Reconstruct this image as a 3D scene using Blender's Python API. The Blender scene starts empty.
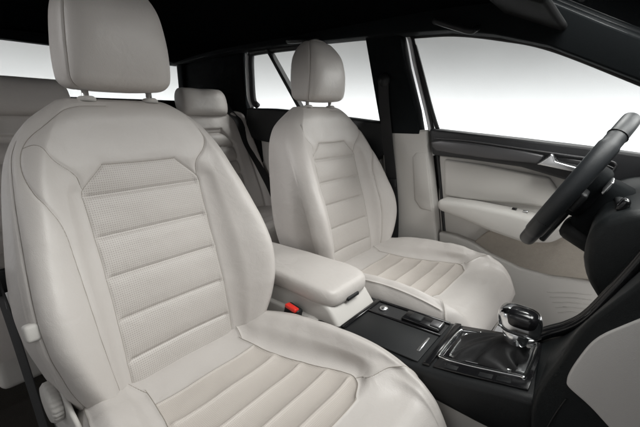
import bpy, bmesh, math, random
import numpy as np
from mathutils import Vector, Matrix, kdtree
PI = math.pi
random.seed(4)
scene = bpy.context.scene
COL = scene.collection
# ------------------------------------------------------------------ camera
CAM = np.array([.8245, -.7143, .848])
PITCH, YAW, FOC = math.radians(14.9), math.radians(39.13), 365.0
cam = bpy.data.cameras.new('camera')
cam.sensor_width = 36.0
cam.lens = FOC / 640 * 36.0
cam.clip_start = .02
cam.clip_end = 100
camo = bpy.data.objects.new('camera', cam)
COL.objects.link(camo)
camo.location = CAM
camo.rotation_euler = (PI / 2 - PITCH, 0, YAW)
scene.camera = camo
# ------------------------------------------------------------------ studio light
world = bpy.data.worlds.new('World')
scene.world = world
world.use_nodes = True
wb = world.node_tree.nodes['Background']
wb.inputs[0].default_value = (.92, .96, 1, 1)
wb.inputs[1].default_value = .07


def area(name, loc, aim, sx, sy, power, color=(1, 1, 1), spread=180):
    l = bpy.data.lights.new(name, 'AREA')
    l.shape = 'RECTANGLE'
    l.size, l.size_y, l.energy, l.color = sx, sy, power, color
    l.spread = math.radians(spread)
    o = bpy.data.objects.new(name, l)
    COL.objects.link(o)
    o.location = loc
    d = Vector(aim) - Vector(loc)
    o.rotation_euler = d.to_track_quat('-Z', 'Y').to_euler()
    return o


area('softbox_overhead', (.95, -.08, 1.9), (.4, .1, .3), .7, .6, 16, (1, .985, .965))
area('softbox_front', (2.05, .30, 2.75), (.3, .05, .4), 1.4, .9, 40, (1, .985, .965))
area('softbox_windscreen', (1.40, .35, 1.55), (.25, .15, .5), .8, .5, 8, (1, .985, .97))
area('softbox_left', (1.65, 2.1, 1.5), (.2, -.1, .65), 1.1, .8, 34, (1, .99, .975))
area('softbox_side', (.4, 2.0, 2.6), (.3, -.2, .4), 1.0, .8, 48, (1, .985, .965))
area('softbox_door', (.95, -3.0, 1.62), (.5, .4, .5), 1.9, 1.2, 5.5, (1, .99, .98))
area('rear_fill', (-1.15, -2.2, 1.6), (-.85, .4, .7), .6, .5, 6, (1, .99, .98), 60)  # fill light added to lift the rear bench and its headrests
area('footwell_fill', (1.08, .38, .33), (.60, .62, .38), .16, .10, .9, (1, .985, .96))  # hidden fill added under the dash to brighten the driver's footwell
CYC_R, CYC_C = 3.6, (0.3, 0.0)
for k in range(14):
    an = math.radians(30 + 13 * k)
    r0 = CYC_R - 1.15
    p = (CYC_C[0] + r0 * math.cos(an), CYC_C[1] + r0 * math.sin(an), .46)
    q = (CYC_C[0] + 9 * math.cos(an), CYC_C[1] + 9 * math.sin(an), .46)
    area('backdrop_strip', p, q, .56, .16, 8.5, (.97, .985, 1), 103)
scene.view_settings.view_transform = 'Standard'
scene.view_settings.look = 'None'
scene.view_settings.exposure = 0
scene.view_settings.gamma = 1

# ------------------------------------------------------------------ materials


def mat(name, color, rough=.5, metal=0, grain=0, gscale=300, var=0, vscale=6, spec=.5, coat=0, detail=3, wrinkle=0, wscale=20):
    m = bpy.data.materials.new(name)
    m.use_nodes = True
    nt = m.node_tree
    b = nt.nodes['Principled BSDF']
    b.inputs['Base Color'].default_value = (*color, 1)
    b.inputs['Roughness'].default_value = rough
    b.inputs['Metallic'].default_value = metal
    b.inputs['Specular IOR Level'].default_value = spec
    b.inputs['Coat Weight'].default_value = coat
    tc = nt.nodes.new('ShaderNodeTexCoord')
    if var:
        n = nt.nodes.new('ShaderNodeTexNoise')
        n.inputs['Scale'].default_value = vscale
        n.inputs['Detail'].default_value = 4
        nt.links.new(tc.outputs['Object'], n.inputs['Vector'])
        mx = nt.nodes.new('ShaderNodeMix')
        mx.data_type = 'RGBA'
        mx.inputs[6].default_value = (*[c * (1 - var) for c in color], 1)
        mx.inputs[7].default_value = (*[min(1, c * (1 + var)) for c in color], 1)
        nt.links.new(n.outputs['Fac'], mx.inputs[0])
        nt.links.new(mx.outputs[2], b.inputs['Base Color'])
        mr = nt.nodes.new('ShaderNodeMapRange')
        mr.inputs[3].default_value = rough - .06
        mr.inputs[4].default_value = rough + .06
        nt.links.new(n.outputs['Fac'], mr.inputs[0])
        nt.links.new(mr.outputs[0], b.inputs['Roughness'])
    last = None
    if wrinkle:
        n = nt.nodes.new('ShaderNodeTexNoise')
        n.inputs['Scale'].default_value = wscale
        n.inputs['Detail'].default_value = 5
        n.inputs['Distortion'].default_value = .6
        nt.links.new(tc.outputs['Object'], n.inputs['Vector'])
        bp = nt.nodes.new('ShaderNodeBump')
        bp.inputs['Strength'].default_value = 1
        bp.inputs['Distance'].default_value = wrinkle
        nt.links.new(n.outputs['Fac'], bp.inputs['Height'])
        last = bp
    if grain:
        v = nt.nodes.new('ShaderNodeTexVoronoi')
        v.feature = 'DISTANCE_TO_EDGE'
        v.inputs['Scale'].default_value = gscale
        nt.links.new(tc.outputs['Object'], v.inputs['Vector'])
        n = nt.nodes.new('ShaderNodeTexNoise')
        n.inputs['Scale'].default_value = gscale * 1.7
        n.inputs['Detail'].default_value = detail
        nt.links.new(tc.outputs['Object'], n.inputs['Vector'])
        ad = nt.nodes.new('ShaderNodeMath')
        nt.links.new(v.outputs['Distance'], ad.inputs[0])
        nt.links.new(n.outputs['Fac'], ad.inputs[1])
        bp = nt.nodes.new('ShaderNodeBump')
        bp.inputs['Strength'].default_value = .6
        bp.inputs['Distance'].default_value = grain
        nt.links.new(ad.outputs[0], bp.inputs['Height'])
        if last:
            nt.links.new(last.outputs[0], bp.inputs['Normal'])
        last = bp
    if last:
        nt.links.new(last.outputs[0], b.inputs['Normal'])
    return m


def perforate(m, pitch=.0042, dark=.40):
    """rows of small punched holes, read from the panel's UV (metres)"""
    nt = m.node_tree
    b = nt.nodes['Principled BSDF']
    uv = nt.nodes.new('ShaderNodeUVMap')
    sp = nt.nodes.new('ShaderNodeSeparateXYZ')
    nt.links.new(uv.outputs[0], sp.inputs[0])

    def M(op, a, bb):
        n = nt.nodes.new('ShaderNodeMath')
        n.operation = op
        for i, x in enumerate((a, bb)):
            if x is None:
                continue
            if isinstance(x, (int, float)):
                n.inputs[i].default_value = x
            else:
                nt.links.new(x, n.inputs[i])
        return n.outputs[0]
    sx = M('COSINE', M('MULTIPLY', sp.outputs[0], 2 * PI / pitch), None)
    sy = M('COSINE', M('MULTIPLY', sp.outputs[1], 2 * PI / pitch), None)
    mul = M('ADD', sx, sy)
    mr = nt.nodes.new('ShaderNodeMapRange')
    mr.inputs[1].default_value = .85
    mr.inputs[2].default_value = 1.35
    mr.inputs[3].default_value = 0
    mr.inputs[4].default_value = 1
    nt.links.new(mul, mr.inputs[0])
    src = b.inputs['Base Color'].links[0].from_socket if b.inputs['Base Color'].links else None
    mx = nt.nodes.new('ShaderNodeMix')
    mx.data_type = 'RGBA'
    mx.inputs[6].default_value = b.inputs['Base Color'].default_value
    if src:
        nt.links.new(src, mx.inputs[6])
    mx.inputs[7].default_value = (.12, .105, .09, 1)
    fac = M('MULTIPLY', mr.outputs[0], dark)
    nt.links.new(fac, mx.inputs[0])
    nt.links.new(mx.outputs[2], b.inputs['Base Color'])
    bp = nt.nodes.new('ShaderNodeBump')
    bp.invert = True
    bp.inputs['Strength'].default_value = .5
    bp.inputs['Distance'].default_value = .0012
    nt.links.new(mr.outputs[0], bp.inputs['Height'])
    if b.inputs['Normal'].links:
        nt.links.new(b.inputs['Normal'].links[0].from_socket, bp.inputs['Normal'])
    nt.links.new(bp.outputs[0], b.inputs['Normal'])
    return m


LEA = (.50, .472, .450)
M = {}
M['leather'] = mat('leather', LEA, .42, grain=.00035, gscale=420, var=.035, vscale=7, wrinkle=.0016, wscale=28, spec=.45)
M['perf'] = perforate(mat('perforated_leather', (.485, .456, .432), .5, grain=.0002, gscale=420, var=.03, wrinkle=.0016, wscale=30, spec=.4))
M['perf_cushion'] = perforate(mat('cushion_leather', (.475, .436, .402), .5, grain=.0002, gscale=420, var=.05, wrinkle=.0012, wscale=22, spec=.4), .0030, .25)
M['thread'] = mat('seam_thread', (.27, .245, .215), .8)
M['beige'] = mat('beige_plastic', (.49, .474, .452), .55, grain=.0003, gscale=520, var=.02, spec=.35)
M['beige_soft'] = mat('beige_soft_trim', (.51, .495, .472), .6, grain=.0004, gscale=420, var=.02, spec=.3)
M['door_black'] = mat('door_soft_trim', (.020, .0205, .023), .48, grain=.0003, gscale=480, spec=.45)
M['black'] = mat('black_soft_plastic', (.0065, .0075, .0085), .5, grain=.0003, gscale=480, spec=.4)
M['teal'] = mat('dark_soft_dash', (.0055, .0075, .0085), .5, grain=.0004, gscale=420, spec=.35)
M['gloss'] = mat('gloss_black_trim', (.008, .008, .009), .16, spec=.6)
M['strip'] = mat('dark_brushed_trim', (.095, .094, .098), .36, metal=.4, spec=.5)
M['chrome'] = mat('chrome', (.82, .83, .84), .14, 1)
M['satin'] = mat('satin_silver', (.72, .73, .74), .28, 1)
M['headliner'] = mat('black_headliner', (.0035, .004, .0045), .95, grain=.0006, gscale=600, spec=0)
M['pillar'] = mat('dark_pillar_trim', (.008, .0095, .0105), .8, grain=.0004, gscale=500, spec=.06)
M['web'] = mat('belt_webbing', (.013, .013, .014), .75, grain=.0005, gscale=700)
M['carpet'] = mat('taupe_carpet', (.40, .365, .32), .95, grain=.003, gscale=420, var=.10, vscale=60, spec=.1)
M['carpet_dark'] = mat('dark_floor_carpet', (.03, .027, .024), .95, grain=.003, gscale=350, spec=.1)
M['red'] = mat('red_plastic', (.62, .028, .018), .35)
M['paint'] = mat('white_car_paint', (.78, .79, .80), .25, coat=.5)
M['rubber'] = mat('rubber_seal', (.01, .01, .011), .6)
M['boot'] = mat('black_gaiter_leather', (.016, .016, .017), .55, grain=.0004, gscale=500, wrinkle=.0012, wscale=40, spec=.35)
M['rim'] = mat('steering_leather', (.02, .023, .026), .42, grain=.0004, gscale=600, spec=.5)
M['wall'] = mat('studio_wall', (.55, .55, .55), .9, spec=.1)
M['floor'] = mat('studio_floor', (.18, .18, .18), .7)
M['print'] = mat('printed_mark', (.55, .57, .6), .5)
M['inset'] = mat('grey_inset', (.64, .625, .61), .5, grain=.0003, gscale=500)


def glass_mat():
    m = bpy.data.materials.new('window_glass')
    m.use_nodes = True
    nt = m.node_tree
    nt.nodes.remove(nt.nodes['Principled BSDF'])
    out = nt.nodes['Material Output']
    tr = nt.nodes.new('ShaderNodeBsdfTransparent')
    tr.inputs[0].default_value = (.965, .975, .97, 1)
    gl = nt.nodes.new('ShaderNodeBsdfGlossy')
    gl.inputs['Roughness'].default_value = .01
    fr = nt.nodes.new('ShaderNodeFresnel')
    fr.inputs[0].default_value = 1.12
    mx = nt.nodes.new('ShaderNodeMixShader')
    nt.links.new(fr.outputs[0], mx.inputs[0])
    nt.links.new(tr.outputs[0], mx.inputs[1])
    nt.links.new(gl.outputs[0], mx.inputs[2])
    nt.links.new(mx.outputs[0], out.inputs[0])
    return m


M['glass'] = glass_mat()

# ------------------------------------------------------------------ builders
BASE = {}


def thing(name, label, cat, loc=(0, 0, 0), group=None):
    o = bpy.data.objects.new(name, None)
    o.empty_display_size = .05
    COL.objects.link(o)
    o.location = loc
    o['label'] = label
    o['category'] = cat
    if group:
        o['group'] = group
    BASE[o] = np.array(loc, float)
    return o


def part(name, V, Fc, m, parent=None, smooth=True, uv=None, label=None):
    V = np.asarray(V, float).reshape(-1, 3)
    base = BASE[parent] if parent is not None else np.zeros(3)
    V = V - base
    me = bpy.data.meshes.new(name)
    if isinstance(Fc, np.ndarray):
        n = len(Fc)
        me.vertices.add(len(V))
        me.vertices.foreach_set('co', V.ravel())
        me.loops.add(n * 4)
        me.polygons.add(n)
        me.loops.foreach_set('vertex_index', Fc.ravel().astype(np.int32))
        me.polygons.foreach_set('loop_start', np.arange(0, 4 * n, 4, dtype=np.int32))
        me.update(calc_edges=True)
        me.validate()
        if uv is not None:
            ul = me.uv_layers.new(name='UVMap')
            ul.data.foreach_set('uv', uv[Fc.ravel()].ravel())
    else:
        me.from_pydata([tuple(v) for v in V], [], Fc)
        me.update()
    me.polygons.foreach_set('use_smooth', [smooth] * len(me.polygons))
    me.materials.append(m)
    o = bpy.data.objects.new(name, me)
    COL.objects.link(o)
    if parent is not None:
        o.parent = parent
        BASE[o] = base
    if label:
        o['label'] = label
    return o


def bpart(name, bm, m, parent=None, smooth=True, angle=40, label=None):
    bmesh.ops.recalc_face_normals(bm, faces=bm.faces[:])
    me = bpy.data.meshes.new(name)
    base = BASE[parent] if parent is not None else np.zeros(3)
    bmesh.ops.translate(bm, verts=bm.verts[:], vec=Vector(-base))
    bm.to_mesh(me)
    bm.free()
    me.polygons.foreach_set('use_smooth', [smooth] * len(me.polygons))
    if smooth:
        me.set_sharp_from_angle(angle=math.radians(angle))
    me.materials.append(m)
    o = bpy.data.objects.new(name, me)
    COL.objects.link(o)
    if parent is not None:
        o.parent = parent
        BASE[o] = base
    if label:
        o['label'] = label
    return o


def quads(nv, nu, closed=True):
    j, i = np.meshgrid(np.arange(nv - 1), np.arange(nu if closed else nu - 1), indexing='ij')
    i2 = (i + 1) % nu
    return np.stack([j * nu + i, j * nu + i2, (j + 1) * nu + i2, (j + 1) * nu + i], -1).reshape(-1, 4)


def rbox(bm, c, size, r=.005, rot=None, seg=3):
    """rounded box into bm"""
    g = bmesh.ops.create_cube(bm, size=1)
    vs = g['verts']
    bmesh.ops.scale(bm, vec=size, verts=vs)
    es = list({e for v in vs for e in v.link_edges})
    r = min(r, min(size) * .49)
    b = bmesh.ops.bevel(bm, geom=es, offset=r, segments=seg, profile=.5, affect='EDGES', clamp_overlap=True)
    vs = list({v for f in b['faces'] for v in f.verts} | {v for v in vs if v.is_valid})
    mt = Matrix.Translation(c)
    if rot is not None:
        mt = mt @ rot
    bmesh.ops.transform(bm, matrix=mt, verts=vs)


def box(name, c, size, m, parent=None, r=.005, rot=None, **k):
    bm = bmesh.new()
    rbox(bm, c, size, r, rot)
    return bpart(name, bm, m, parent, **k)


def prism(bm, pts, ax, d0, d1, r=.004, seg=3):
    """polygon given in the two other axes, extruded from d0 to d1 along axis ax, edges rounded"""
    def mk(p, d):
        return {'x': (d, p[0], p[1]), 'y': (p[0], d, p[1]), 'z': (p[0], p[1], d)}[ax]
    a = [bm.verts.new(mk(p, d0)) for p in pts]
    b = [bm.verts.new(mk(p, d1)) for p in pts]
    n = len(pts)
    fs = [bm.faces.new(a), bm.faces.new(b[::-1])]
    for i in range(n):
        fs.append(bm.faces.new((a[i], b[i], b[(i + 1) % n], a[(i + 1) % n])))
    bmesh.ops.recalc_face_normals(bm, faces=fs)
    if r:
        es = list({e for f in fs for e in f.edges if e.calc_face_angle(0) > .35})
        bmesh.ops.bevel(bm, geom=es, offset=r, segments=seg, profile=.5, affect='EDGES', clamp_overlap=True)


def prismo(name, pts, ax, d0, d1, m, parent=None, r=.004, **k):
    bm = bmesh.new()
    prism(bm, pts, ax, d0, d1, r)
    return bpart(name, bm, m, parent, **k)


def spline(pts, n=12, closed=False):
    P = np.array(pts, float)
    out = []
    N = len(P)
    rng = range(N if closed else N - 1)
    for i in rng:
        if closed:
            p0, p1, p2, p3 = P[i - 1], P[i], P[(i + 1) % N], P[(i + 2) % N]
        else:
            p1, p2 = P[i], P[i + 1]
            p0 = P[i - 1] if i else 2 * p1 - p2
            p3 = P[i + 2] if i + 2 < N else 2 * p2 - p1
        for t in np.linspace(0, 1, n, endpoint=False):
            out.append(.5 * (2 * p1 + (p2 - p0) * t + (2 * p0 - 5 * p1 + 4 * p2 - p3) * t * t + (3 * p1 - p0 - 3 * p2 + p3) * t ** 3))
    if not closed:
        out.append(P[-1])
    return np.array(out)


def tube(pts, r, closed=False, seg=10, flat=1.0, up=(0, 0, 1)):
    """verts, faces of a tube; flat scales the section across `up`"""
    P = np.array(pts, float)
    n = len(P)
    if closed:
        T = np.roll(P, -1, 0) - np.roll(P, 1, 0)
    else:
        T = np.gradient(P, axis=0)
    T /= np.linalg.norm(T, axis=1)[:, None] + 1e-12
    up = np.array(up, float)
    A = np.cross(T, up)
    bad = np.linalg.norm(A, axis=1) < 1e-4
    A[bad] = np.cross(T[bad], (1, 0, 0))
    A /= np.linalg.norm(A, axis=1)[:, None]
    B = np.cross(A, T)
    th = np.linspace(0, 2 * PI, seg, endpoint=False)
    rr = np.broadcast_to(np.asarray(r, float), (n,))
    V = P[:, None] + rr[:, None, None] * (A[:, None] * np.cos(th)[None, :, None] + B[:, None] * np.sin(th)[None, :, None] * flat)
    F = []
    for j in range(n if closed else n - 1):
        j2 = (j + 1) % n
        for i in range(seg):
            i2 = (i + 1) % seg
            F.append((j * seg + i, j * seg + i2, j2 * seg + i2, j2 * seg + i))
    if not closed:
        F.append(tuple(range(seg))[::-1])
        F.append(tuple((n - 1) * seg + i for i in range(seg)))
    return V.reshape(-1, 3), F


def tubeo(name, pts, r, m, parent=None, label=None, **k):
    V, F = tube(pts, r, **k)
    return part(name, V, F, m, parent, label=label)


def revolve(prof, c, axis, n=40):
    """prof: (radius, height) list; axis: unit vector"""
    ax = Vector(axis).normalized()
    q = Vector((0, 0, 1)).rotation_difference(ax)
    th = np.linspace(0, 2 * PI, n, endpoint=False)
    V = []
    for r, h in prof:
        for t in th:
            V.append(np.array(q @ Vector((r * math.cos(t), r * math.sin(t), h))) + np.array(c))
    return np.array(V), [tuple(f) for f in quads(len(prof), n)]


def strap(name, pts, width, m, parent, side, thick=.0022):
    """flat webbing along pts; side gives the width direction"""
    P = spline(pts, 10)
    T = np.gradient(P, axis=0)
    T /= np.linalg.norm(T, axis=1)[:, None]
    S = np.array(side, float)[None] - (T @ np.array(side, float))[:, None] * T
    S /= np.linalg.norm(S, axis=1)[:, None]
    N = np.cross(T, S)
    q = [(-.5, -.3), (-.47, -.5), (.47, -.5), (.5, -.3), (.5, .3), (.47, .5), (-.47, .5), (-.5, .3)]
    V = np.stack([P + S * a * width + N * b * thick for a, b in q], 1)
    return part(name, V, [tuple(f) for f in quads(len(P), 8)], m, parent, smooth=False)


def at(u, v, y):
    """(x, z) where the sight line through photo pixel (u, v) meets the vertical plane at side distance y"""
    R = np.array([math.cos(YAW), math.sin(YAW), 0])
    Fw = np.array([-math.sin(YAW) * math.cos(PITCH), math.cos(YAW) * math.cos(PITCH), -math.sin(PITCH)])
    U = np.cross(R, Fw)
    d = Fw + R * (u - 320) / FOC + U * (213.5 - v) / FOC
    P = CAM + d * (y - CAM[1]) / d[1]
    return (P[0], P[2])


def ats(px, y):
    return [at(u, v, y) for u, v in px]


# ---- value noise for soft creases
_rng = np.random.RandomState(7)
_LAT = _rng.rand(32, 32, 32)


def vnoise(P, sc):
    Q = np.asarray(P) * sc
    i = np.floor(Q).astype(int)
    f = Q - i
    f = f * f * (3 - 2 * f)
    o = 0
    for dx in (0, 1):
        for dy in (0, 1):
            for dz in (0, 1):
                w = (f[..., 0] if dx else 1 - f[..., 0]) * (f[..., 1] if dy else 1 - f[..., 1]) * (f[..., 2] if dz else 1 - f[..., 2])
                o = o + w * _LAT[(i[..., 0] + dx) % 32, (i[..., 1] + dy) % 32, (i[..., 2] + dz) % 32]
    return o - .5


def table(s, knots, vals, sig):
    fine = np.linspace(knots[0] - .1, knots[-1] + .1, 1600)
    v = np.interp(fine, knots, vals)
    d = fine[1] - fine[0]
    k = np.arange(-int(4 * sig / d), int(4 * sig / d) + 1) * d
    w = np.exp(-.5 * (k / sig) ** 2)
    w /= w.sum()
    vp = np.pad(v, len(k) // 2, mode='edge')
    return np.interp(s, fine, np.convolve(vp, w, mode='valid')[:len(fine)])


def loft(ctrl, counts):
    """ctrl (nrows, K, 2): half section from centre front to centre back -> full closed loop
    returns (nrows, nu, 2) and parameter u (negative on the other side)"""
    nr, K, _ = ctrl.shape
    mir = ctrl[:, 1:-1][:, ::-1].copy()
    mir[..., 0] *= -1
    full = np.concatenate([ctrl, mir], 1)
    N = full.shape[1]
    cn = list(counts) + list(counts)[::-1]
    out, us = [], []
    for i in range(N):
        p0, p1, p2, p3 = full[:, i - 1], full[:, i], full[:, (i + 1) % N], full[:, (i + 2) % N]
        for t in np.linspace(0, 1, cn[i], endpoint=False):
            out.append(.5 * (2 * p1 + (p2 - p0) * t + (2 * p0 - 5 * p1 + 4 * p2 - p3) * t * t + (3 * p1 - p0 - 3 * p2 + p3) * t ** 3))
            u = i + t
            us.append(u if i < K - 1 else u - N)
    return np.stack(out, 1), np.array(us)


class Surf:
    """lofted closed skin with rows s and loop parameter u; seams pressed in; parts cut out along grid lines"""

    def __init__(self, P, s, u):
        self.P, self.s, self.u = P, s, u
        self.order = np.argsort(u)

    def normals(self):
        du = np.roll(self.P, -1, 1) - np.roll(self.P, 1, 1)
        dv = np.gradient(self.P, axis=0)
        n = np.cross(du, dv)
        n /= np.linalg.norm(n, axis=-1)[..., None] + 1e-12
        return n

    def ev(self, u, s, P=None):
        P = self.P if P is None else P
        us = self.u[self.order]
        i = np.interp(u, us, np.arange(len(us)))
        j = np.interp(s, self.s, np.arange(len(self.s)))
        i0 = int(min(i, len(us) - 2)); j0 = int(min(j, len(self.s) - 2))
        a, b = i - i0, j - j0
        g = lambda jj, ii: P[jj, self.order[ii]]
        return (1 - a) * (1 - b) * g(j0, i0) + a * (1 - b) * g(j0, i0 + 1) + (1 - a) * b * g(j0 + 1, i0) + a * b * g(j0 + 1, i0 + 1)

    def line(self, us, step=.0015):
        """dense 3D points along a seam given as (u, s) polyline"""
        Q = np.array([self.ev(u, s) for u, s in spline(us, 14)])
        L = np.concatenate([[0], np.cumsum(np.linalg.norm(np.diff(Q, axis=0), axis=1))])
        t = np.arange(0, L[-1], step)
        return np.stack([np.interp(t, L, Q[:, k]) for k in range(3)], 1)

    def press(self, seams, depth=.0028, width=.0026, puff=.0018, pw=.012):
        pts = np.concatenate(seams)
        kd = kdtree.KDTree(len(pts))
        for i, p in enumerate(pts):
            kd.insert(p, i)
        kd.balance()
        sh = self.P.shape
        D = np.array([kd.find(p)[2] for p in self.P.reshape(-1, 3)]).reshape(sh[:2])
        n = self.normals()
        h = -depth * np.exp(-(D / width) ** 2) - puff * np.exp(-(D / pw) ** 2)
        self.P = self.P + n * h[..., None]


def mirror(V, my, dx, yc):
    V = V.copy()
    V[..., 1] *= my
    V = V + np.array([dx, yc, 0])
    return V


def flipq(F, my):
    return F[:, ::-1] if my < 0 else F


# ------------------------------------------------------------------ seats
def build_backrest():
    s1 = np.arange(-.07, .520, .0022)
    tau = np.sin(np.linspace(0, 1, 34) * PI / 2)
    s2 = .520 + .062 * tau
    s = np.concatenate([s1, s2[1:]])
    W = table(s, [-.07, 0, .06, .14, .20, .27, .37, .43, .47, .50, .53, .555, .575, .60], [.190, .207, .233, .252, .256, .250, .233, .221, .210, .196, .176, .148, .118, .08], .014)
    Bc = table(s, [-.07, 0, .06, .14, .20, .27, .37, .43, .47, .50, .53, .6], [.03, .046, .066, .080, .080, .070, .050, .033, .020, .010, 0, 0], .025)
    y1 = table(s, [-.07, 0, .3, .395, .442, .50, .56, .6], [.120, .120, .120, .122, .074, .078, .060, .04], .004)
    y1 = np.minimum(y1, W * .66)
    c0 = table(s, [-.07, 0, .10, .2, .3, .45, .55, .6], [-.012, -.004, .010, .010, .002, -.004, -.002, 0], .04)
    back = -.140 + 0 * s
    y1s = np.minimum(table(s, [-.07, .35, .45, .52, .6], [.120, .121, .116, .100, .06], .03), W * .66)
    mid = W - y1s
    Z = np.zeros_like(s)
    ctrl = np.stack([
        np.stack([Z, c0 - .003], -1),
        np.stack([y1, c0 + .002], -1),
        np.stack([y1s + .34 * mid, c0 + .53 * Bc + .001], -1),
        np.stack([W - np.minimum(.036, .42 * mid), c0 + Bc - .004], -1),
        np.stack([W - .007, c0 + Bc - .028], -1),
        np.stack([W, c0 + .72 * Bc - .056], -1),
        np.stack([W - .004, Z - .095], -1),
        np.stack([W - .04, back], -1),
        np.stack([Z, back - .004], -1)], 1)
    # rounded head of the backrest
    tt = np.clip((s - .520) / .062, 0, 1)
    fac = np.sqrt(np.maximum(1 - tt ** 2, 0))
    dm = -.060
    ctrl[..., 1] = dm + (ctrl[..., 1] - dm) * (fac[:, None] * .985 + .015)
    sec, u = loft(ctrl, [48, 26, 26, 22, 20, 12, 8, 8])
    B0 = np.array([.16, 0, .33]); t = np.array([-.247, 0, .969]); n = np.array([.969, 0, .247])
    P = B0 + s[:, None, None] * t + sec[..., 1:2] * n + sec[..., 0:1] * np.array([0, 1, 0])
    S = Surf(P, s, u)
    sy = {}
    sm = [[(-1, -.05), (-1, .2), (-1, .395), (-1, .442)], [(1, -.05), (1, .2), (1, .395), (1, .442)],
          [(-1, .442), (-.5, .442), (.5, .442), (1, .442)]]
    for q in (-1, 1):
        sm.append([(q * 1.0, .398), (q * 1.5, .424), (q * 2.3, .460), (q * 3.2, .484), (q * 3.75, .482)] if q < 0 else [(1.0, .398), (1.5, .430), (2.3, .474), (3.1, .510)])
    sm.append([(-.6, .560), (-1.6, .557), (-2.7, .542), (-3.4, .515), (-3.75, .480), (-3.7, .44), (-3.3, .400), (-2.75, .372), (-2.3, .335), (-2.08, .27), (-1.95, .12), (-1.9, -.02)])
    sm.append([(-4.35, .50), (-4.3, .43), (-4.1, .3), (-4.05, .18), (-4.0, .06), (-4.0, -.03)])
    lines = [S.line(x) for x in sm]
    yy = P[..., 1]
    # pleats across the insert, broad valleys between padded rolls
    au = np.abs(u)[None]
    wgt = np.clip((1.0 - au) / .12, 0, 1) * np.clip((.45 - s[:, None]) / .01, 0, 1)
    h = np.zeros(P.shape[:2])
    for k in (.055, .140, .225, .305, .385):
        d = s[:, None] - k
        h += -.0042 * np.exp(-(d / .0036) ** 2) - .0040 * np.exp(-(d / .016) ** 2)
    h *= wgt
    front = (au < 4.6)
    h += (vnoise(P + 3.1, 9) * .006 + vnoise(P + 1.7, 26) * .0016) * front
    S.P = S.P + S.normals() * h[..., None]
    S.press(lines)
    lines = [S.line(x) for x in sm]
    return S, lines


def build_cushion():
    x1 = np.arange(.03, .600, .0024)
    x2 = .600 + .066 * np.sin(np.linspace(0, 1, 40) * PI / 2)
    s = np.concatenate([x1, x2[1:]])
    z0 = table(s, [.03, .15, .25, .38, .48, .56, .60, .68], [.340, .336, .328, .328, .337, .346, .346, .340], .03)
    zc = table(s, [.03, .12, .22, .32, .42, .50, .56, .61, .66], [.345, .355, .380, .394, .400, .396, .384, .368, .352], .025)
    W = table(s, [.03, .15, .3, .5, .58, .63, .67], [.200, .226, .248, .250, .245, .236, .220], .02)
    y1 = table(s, [.03, .2, .30, .40, .45, .485, .508, .525, .55, .58, .68], [.112, .114, .128, .152, .166, .168, .152, .110, .125, .155, .165], .005)
    y1s = table(s, [.03, .2, .30, .40, .50, .68], [.112, .114, .128, .150, .165, .165], .03)
    mid = W - y1s
    Z = np.zeros_like(s)
    pd = zc - z0
    ctrl = np.stack([
        np.stack([Z, z0], -1),
        np.stack([y1, z0 + .003], -1),
        np.stack([y1s + .36 * mid, z0 + .62 * pd + .003], -1),
        np.stack([W - np.minimum(.040, .42 * mid), zc], -1),
        np.stack([W - .010, zc - .026], -1),
        np.stack([W, zc - .075], -1),
        np.stack([W - .008, Z + .235], -1),
        np.stack([W - .05, Z + .190], -1),
        np.stack([Z, Z + .185], -1)], 1)
    tt = np.clip((s - .600) / .066, 0, 1)
    fac = np.sqrt(np.maximum(1 - tt ** 2, 0))
    zm = .262
    ctrl[..., 1] = zm + (ctrl[..., 1] - zm) * (fac[:, None] * .985 + .015)
    sec, u = loft(ctrl, [46, 26, 26, 22, 20, 12, 8, 8])
    P = np.empty(sec.shape[:2] + (3,))
    P[..., 0] = s[:, None]
    P[..., 1] = sec[..., 0]
    P[..., 2] = sec[..., 1]
    S = Surf(P, s, u)
    sm = [[(-1, .19), (-1, .3), (-1, .485), (-1, .525)], [(1, .19), (1, .3), (1, .485), (1, .525)],
          [(-1, .525), (-.5, .525), (.5, .525), (1, .525)], [(-1, .238), (0, .238), (1, .238)]]
    for q in (-1, 1):
        sm.append([(q * 1.0, .492), (q * 1.8, .535), (q * 3, .572), (q * 4.2, .592), (q * 5.5, .600)])
        sm.append([(q * 3.5, .08), (q * 3.6, .2), (q * 3.6, .35), (q * 3.6, .48), (q * 3.6, .575)])
        sm.append([(q * 1.9, .06), (q * 1.5, .13), (q * 1.0, .20)])
    lines = [S.line(x) for x in sm]
    au = np.abs(u)[None]
    h = np.zeros(P.shape[:2])
    wgt = np.clip((1.0 - au) / .12, 0, 1) * np.clip((.53 - s[:, None]) / .01, 0, 1)
    for k in (.300, .365, .425, .478):
        d = s[:, None] - k - .006 * (1 - (u[None] / 1.0) ** 2)
        h += (-.0036 * np.exp(-(d / .0034) ** 2) - .0045 * np.exp(-(d / .014) ** 2)) * wgt
    top = np.clip((5 - au), 0, 1)
    h += (vnoise(P + 5.3, 10) * .0025 + vnoise(P * np.array([1, .6, 1]) + 2.2, 30) * .0026) * top
    # creases running over the side bolster
    bol = np.exp(-((au - 3.0) / 1.0) ** 2)
    h += vnoise(P * np.array([1.0, .25, .25]) + 8.8, 42) * np.where(u < 0, .0052, .0005)[None] * bol
    S.P = S.P + S.normals() * h[..., None]
    S.press(lines)
    lines = [S.line(x) for x in sm]
    return S, lines


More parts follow.
